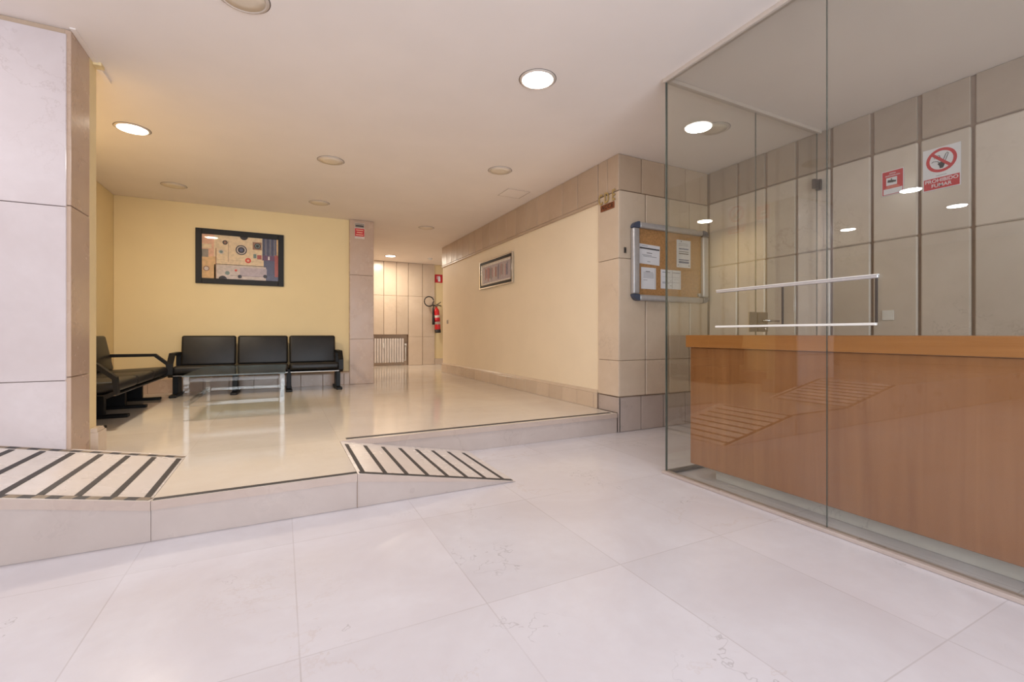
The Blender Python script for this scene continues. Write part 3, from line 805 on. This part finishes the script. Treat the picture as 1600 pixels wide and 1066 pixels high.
mb = MB(); mb.box(-.03, .076, .54, .03, .132, .60, M['steel'], .002, 1); mb.build('wall_bracket', ex)

# radiator in the niche
rd = thing('radiator', 'cream ribbed radiator under the stone panels of the far wall', 'radiator', frame((2.27, 11.752, .272), (1, 0, 0), (0, 0, 1)))
mb = MB(); mb.box(-.53, .02, .035, .53, .60, .06, M['rad'])
n = 17
for k in range(n):
    a = -.53 + 1.06 * k / n; mb.box(a + .006, 0, .045, a + 1.06 / n - .006, .616, .115, M['rad'], .012, 2)
mb.build('radiator_body', rd)
mb = MB(); mb.box(-.012, .38, .116, .028, .50, .14, M['white'], .004, 2); mb.build('heat_meter', rd)
mb = MB(); mb.tube([(.535, .05, .07), (.58, .05, .07), (.58, .42, .07)], .012, M['white'], 8); mb.lathe([(0, 0), (.025, 0), (.03, .06), (0, .06)], M['white'], 14, T((.58, .42, .07)) @ Matrix.Rotation(-PI / 2, 4, 'X')); mb.build('valve', rd)
for x in (-.4, .4): mb = MB(); mb.box(x - .02, .45, .002, x + .02, .50, .034, M['steel']); mb.build('wall_bracket', rd)

# ------------------------------------------------------------------ beam seating
def bench(label, mtx):
    t = thing('beam_bench', label, 'bench', mtx, 'black three seat benches in the lounge')
    # local: x along the bench, -y to the front, z from the platform
    pitch = .655; x0 = -pitch * 1.5
    mb = MB(); mb.box(x0 - .02, -.02, .255, -x0 + .02, .06, .315, M['black_metal'], .004, 1); mb.build('beam', t)
    for k in range(4):
        x = x0 + pitch * k
        mb = MB(); mb.box(x - .03, -.12, .03, x + .03, .13, .31, M['black_metal'], .004, 1); lg = mb.build('leg', t)
        mb = MB(); mb.box(x - .04, -.30, 0, x + .04, .28, .032, M['black_metal'], .008, 2); mb.build('foot', lg)
    for k in range(3):
        a = x0 + pitch * k + .006; c_ = a + pitch - .012
        # seat pad: side profile extruded across, rounded front
        mb = MB(); mb.box(a, -.372, -.05, c_, .19, .05, M['leather'], .038, 5, T((0, 0, .338)) @ Matrix.Rotation(math.radians(-2.5), 4, 'X')); sp = mb.build('seat', t)
        mb = MB(); mb.box(a + .01, -.362, .276, c_ - .01, -.34, .284, M['steel']); mb.build('seat_trim', sp)
        mb = MB(); mb.prism([(-.33, .286), (-.33, .278), (.18, .278), (.18, .286)], 'x', a + .012, c_ - .012, M['black_metal']); mb.build('seat_pan', sp)
        # backrest: rounded slab leaning back
        bk = MB(); bk.box(a + .004, -.035, 0, c_ - .004, .035, .415, M['leather'], .028, 4, T((0, .175, .372)) @ Matrix.Rotation(math.radians(-11), 4, 'X')); bk.build('backrest', t)
    for sx in (-1, 1):
        x = sx * (-x0 + .012)
        pts = [(x, .20, .545), (x, -.24, .545), (x, -.365, .43), (x, -.375, .31), (x, -.30, .275)]
        mb = MB(); mb.tube(pts, .02, M['black_metal'], square=(.036, .062), up0=(1, 0, 0)); mb.tube([(x, .20, .56), (x, .19, .30)], .02, M['black_metal'], square=(.03, .062), up0=(1, 0, 0)); mb.build('armrest', t)
    return t
b1 = bench('black three seat bench against the back wall under the large picture', T((-.235, 7.28, P)))
b2 = dup(b1, T((-1.62, 5.94, P)) @ Rz(90), 'black three seat bench along the left wall, partly hidden by the pillar')

# ------------------------------------------------------------------ coffee table
ct = thing('coffee_table', 'low clear acrylic coffee table with glass top', 'table', T((-.385, 5.76, P)) @ Rz(-.5))
W, Dp, Hh = .425, .675, .42
mb = MB(); mb.box(-W, -Dp, Hh - .012, W, Dp, Hh, M['table_glass'], .002, 1); tp = mb.build('tabletop', ct)
mb = MB()
for x0, y0, x1, y1 in ((-W, -Dp - .002, W, -Dp - .0005), (-W, Dp + .0005, W, Dp + .002), (-W - .002, -Dp, -W - .0005, Dp), (W + .0005, -Dp, W + .002, Dp)): mb.box(x0, y0, Hh - .011, x1, y1, Hh - .001, M['glass_edge'])
mb.build('glass_edge', tp)
s_ = .022
for sx in (-1, 1):
    for sy in (-1, 1):
        x, y = sx * (W - .03), sy * (Dp - .03)
        mb = MB(); mb.box(x - s_, y - s_, 0, x + s_, y + s_, Hh - .013, M['acrylic'], .003, 1); lg = mb.build('leg', ct)
        mb = MB(); mb.box(x - .023, y - .023, .335, x + .023, y + .023, Hh - .0135, M['joint'], .002, 1); mb.build('corner_joint', lg)
        mb = MB(); mb.box(x - .023, y - .023, .125, x + .023, y + .023, .175, M['joint'], .002, 1); mb.build('lower_joint', lg)
for z, nm in ((.372, 'top_rail'), (.15, 'lower_rail')):
    for sy in (-1, 1):
        y = sy * (Dp - .03); mb = MB(); mb.box(-W + .06, y - .018, z - .018, W - .06, y + .018, z + .018, M['acrylic'], .003, 1); mb.build(nm, ct)
    for sx in (-1, 1):
        x = sx * (W - .03); mb = MB(); mb.box(x - .018, -Dp + .06, z - .018, x + .018, Dp - .06, z + .018, M['acrylic'], .003, 1); mb.build(nm, ct)

# ------------------------------------------------------------------ ceiling fittings
LAMP = {'warm_on': (17.5, (1, .85, .66)), 'neutral_on': (7.0, (1, .94, .88)), 'corr_on': (16, (1, .89, .73)), 'cool_on': (5.8, (.95, .95, 1))}
def downlight(label, x, y, lens, group, big=False):
    t = thing('ceiling_downlight', label, 'ceiling light', T((x, y, ZC)), group)
    r = .128
    mb = MB()
    mb.lathe([(r - .012, -.010), (r, -.006), (r + .003, -.001), (r - .02, -.001), (r - .018, -.008), (r - .012, -.010)], M['ring'], 40)
    mb.lathe([(r + .003, -.0012), (r + .007, -.0008), (r + .003, -.0004), (r + .003, -.0012)], M['ring_gap'], 40)
    mb.build('trim_ring', t)
    if lens in LAMP:
        pw, col = LAMP[lens]
        L = bpy.data.lights.new('downlight_lamp', 'AREA'); L.shape = 'DISK'; L.size = .205; L.energy = pw; L.color = col
        o = bpy.data.objects.new('downlight_lamp', L); COL.objects.link(o); o.location = (x, y, ZC - .0145)
    mb = MB(); mb.lathe([(0, -.012), (.06, -.0115), (r - .019, -.008), (r - .019, -.002), (0, -.002)], M[lens], 40); mb.build('diffuser', t)
    return t
downlight('lit ceiling downlight nearest the reception booth, in the lobby', 1.641, 2.83, 'neutral_on', 'lit downlights')
downlight('lit warm ceiling downlight beside the left pillar, above the lounge', -1.185, 5.142, 'warm_on', 'lit downlights')
downlight('lit ceiling downlight in the far corridor near the stone wall', 2.276, 10.79, 'corr_on', 'lit downlights')
downlight('lit ceiling downlight over the left ramp, seen only mirrored in the glass', -2.19, 2.85, 'cool_on', 'lit downlights')
downlight('lit ceiling downlight over the left landing, seen only mirrored in the glass', -3.65, 2.9, 'cool_on', 'lit downlights')
downlight('lit ceiling downlight deep in the left lobby, seen only mirrored in the glass', -3.9, 4.42, 'neutral_on', 'lit downlights')
downlight('unlit ceiling downlight at the top edge above the ramp platform', -.188, 2.86, 'lens_off', 'unlit downlights')
downlight('unlit ceiling downlight in the middle of the lounge, left of its pair', .464, 5.143, 'lens_off', 'unlit downlights')
downlight('unlit ceiling downlight close to the right stone frieze', 2.182, 4.60, 'lens_off', 'unlit downlights')
downlight('unlit ceiling downlight above the large abstract picture, by the left corner', -1.183, 6.88, 'lens_off', 'unlit downlights')
downlight('unlit ceiling downlight in front of the back stone pier', .47, 6.872, 'lens_off', 'unlit downlights')
downlight('unlit ceiling downlight at the corridor entrance', 2.223, 7.65, 'lens_off', 'unlit downlights')
downlight('unlit ceiling downlight behind the booth side glass', 3.44, 2.80, 'lens_off', 'unlit downlights')
mb = MB(); mb.lathe([(0, -.04), (.03, -.04), (.048, -.03), (.055, -.001), (0, -.001)], M['white'], 24)
tag(mb.build('smoke_detector', mtx=T((3.211, 10.72, ZC))), 'small white smoke detector on the corridor ceiling', 'smoke detector')
h_ = thing('ceiling_hatch', 'flush square access hatch in the ceiling by the right wall', 'hatch', T((2.70, 5.27, ZC)))
mb = MB(); mb.box(-.15, -.15, -.004, .15, .15, -.001, M['ceiling'], .001, 1); mb.build('hatch_panel', h_)
mb = MB()
for x0, y0, x1, y1 in ((-.16, -.16, .16, -.153), (-.16, .153, .16, .16), (-.16, -.153, -.153, .153), (.153, -.153, .16, .153)): mb.box(x0, y0, -.005, x1, y1, -.001, M['ring'])
mb.build('hatch_frame', h_)

# ------------------------------------------------------------------ lights
def area(name, loc, rot, sx, sy, power, col):
    L = bpy.data.lights.new(name, 'AREA'); L.shape = 'RECTANGLE'; L.size = sx; L.size_y = sy; L.energy = power; L.color = col
    o = bpy.data.objects.new(name, L); COL.objects.link(o); o.location = loc; o.rotation_euler = rot
    return o
area('entrance_daylight', (0, -2.95, 1.35), (math.radians(90), 0, 0), 4.6, 2.3, 112, (.82, .90, 1.0))
def spot(name, loc, power, col, r=.1, ang=150, blend=.9):
    L = bpy.data.lights.new(name, 'SPOT'); L.energy = power; L.color = col; L.shadow_soft_size = r; L.spot_size = math.radians(ang); L.spot_blend = blend
    o = bpy.data.objects.new(name, L); COL.objects.link(o); o.location = loc
    return o

w = bpy.data.worlds.new('world'); SC.world = w; w.use_nodes = True
w.node_tree.nodes['Background'].inputs[0].default_value = (.8, .85, 1, 1)
w.node_tree.nodes['Background'].inputs[1].default_value = .3

# ------------------------------------------------------------------ camera
cam = bpy.data.cameras.new('camera'); co = bpy.data.objects.new('camera', cam); COL.objects.link(co)
th = math.atan(360 / 710)
co.location = (0, 0, 1); co.rotation_euler = (math.radians(90), 0, -th)
cam.sensor_width = 36; cam.lens = 710 / 1600 * 36; cam.shift_y = -11 / 1600; cam.clip_start = .02
SC.camera = co

SC.view_settings.view_transform = 'Standard'
SC.view_settings.look = 'None'
SC.view_settings.exposure = 1.17
cy = SC.cycles
cy.max_bounces = 14; cy.diffuse_bounces = 6; cy.glossy_bounces = 6; cy.transmission_bounces = 8; cy.transparent_max_bounces = 24
cy.caustics_reflective = False; cy.caustics_refractive = False
cy.sample_clamp_indirect = 6
cy.use_denoising = True
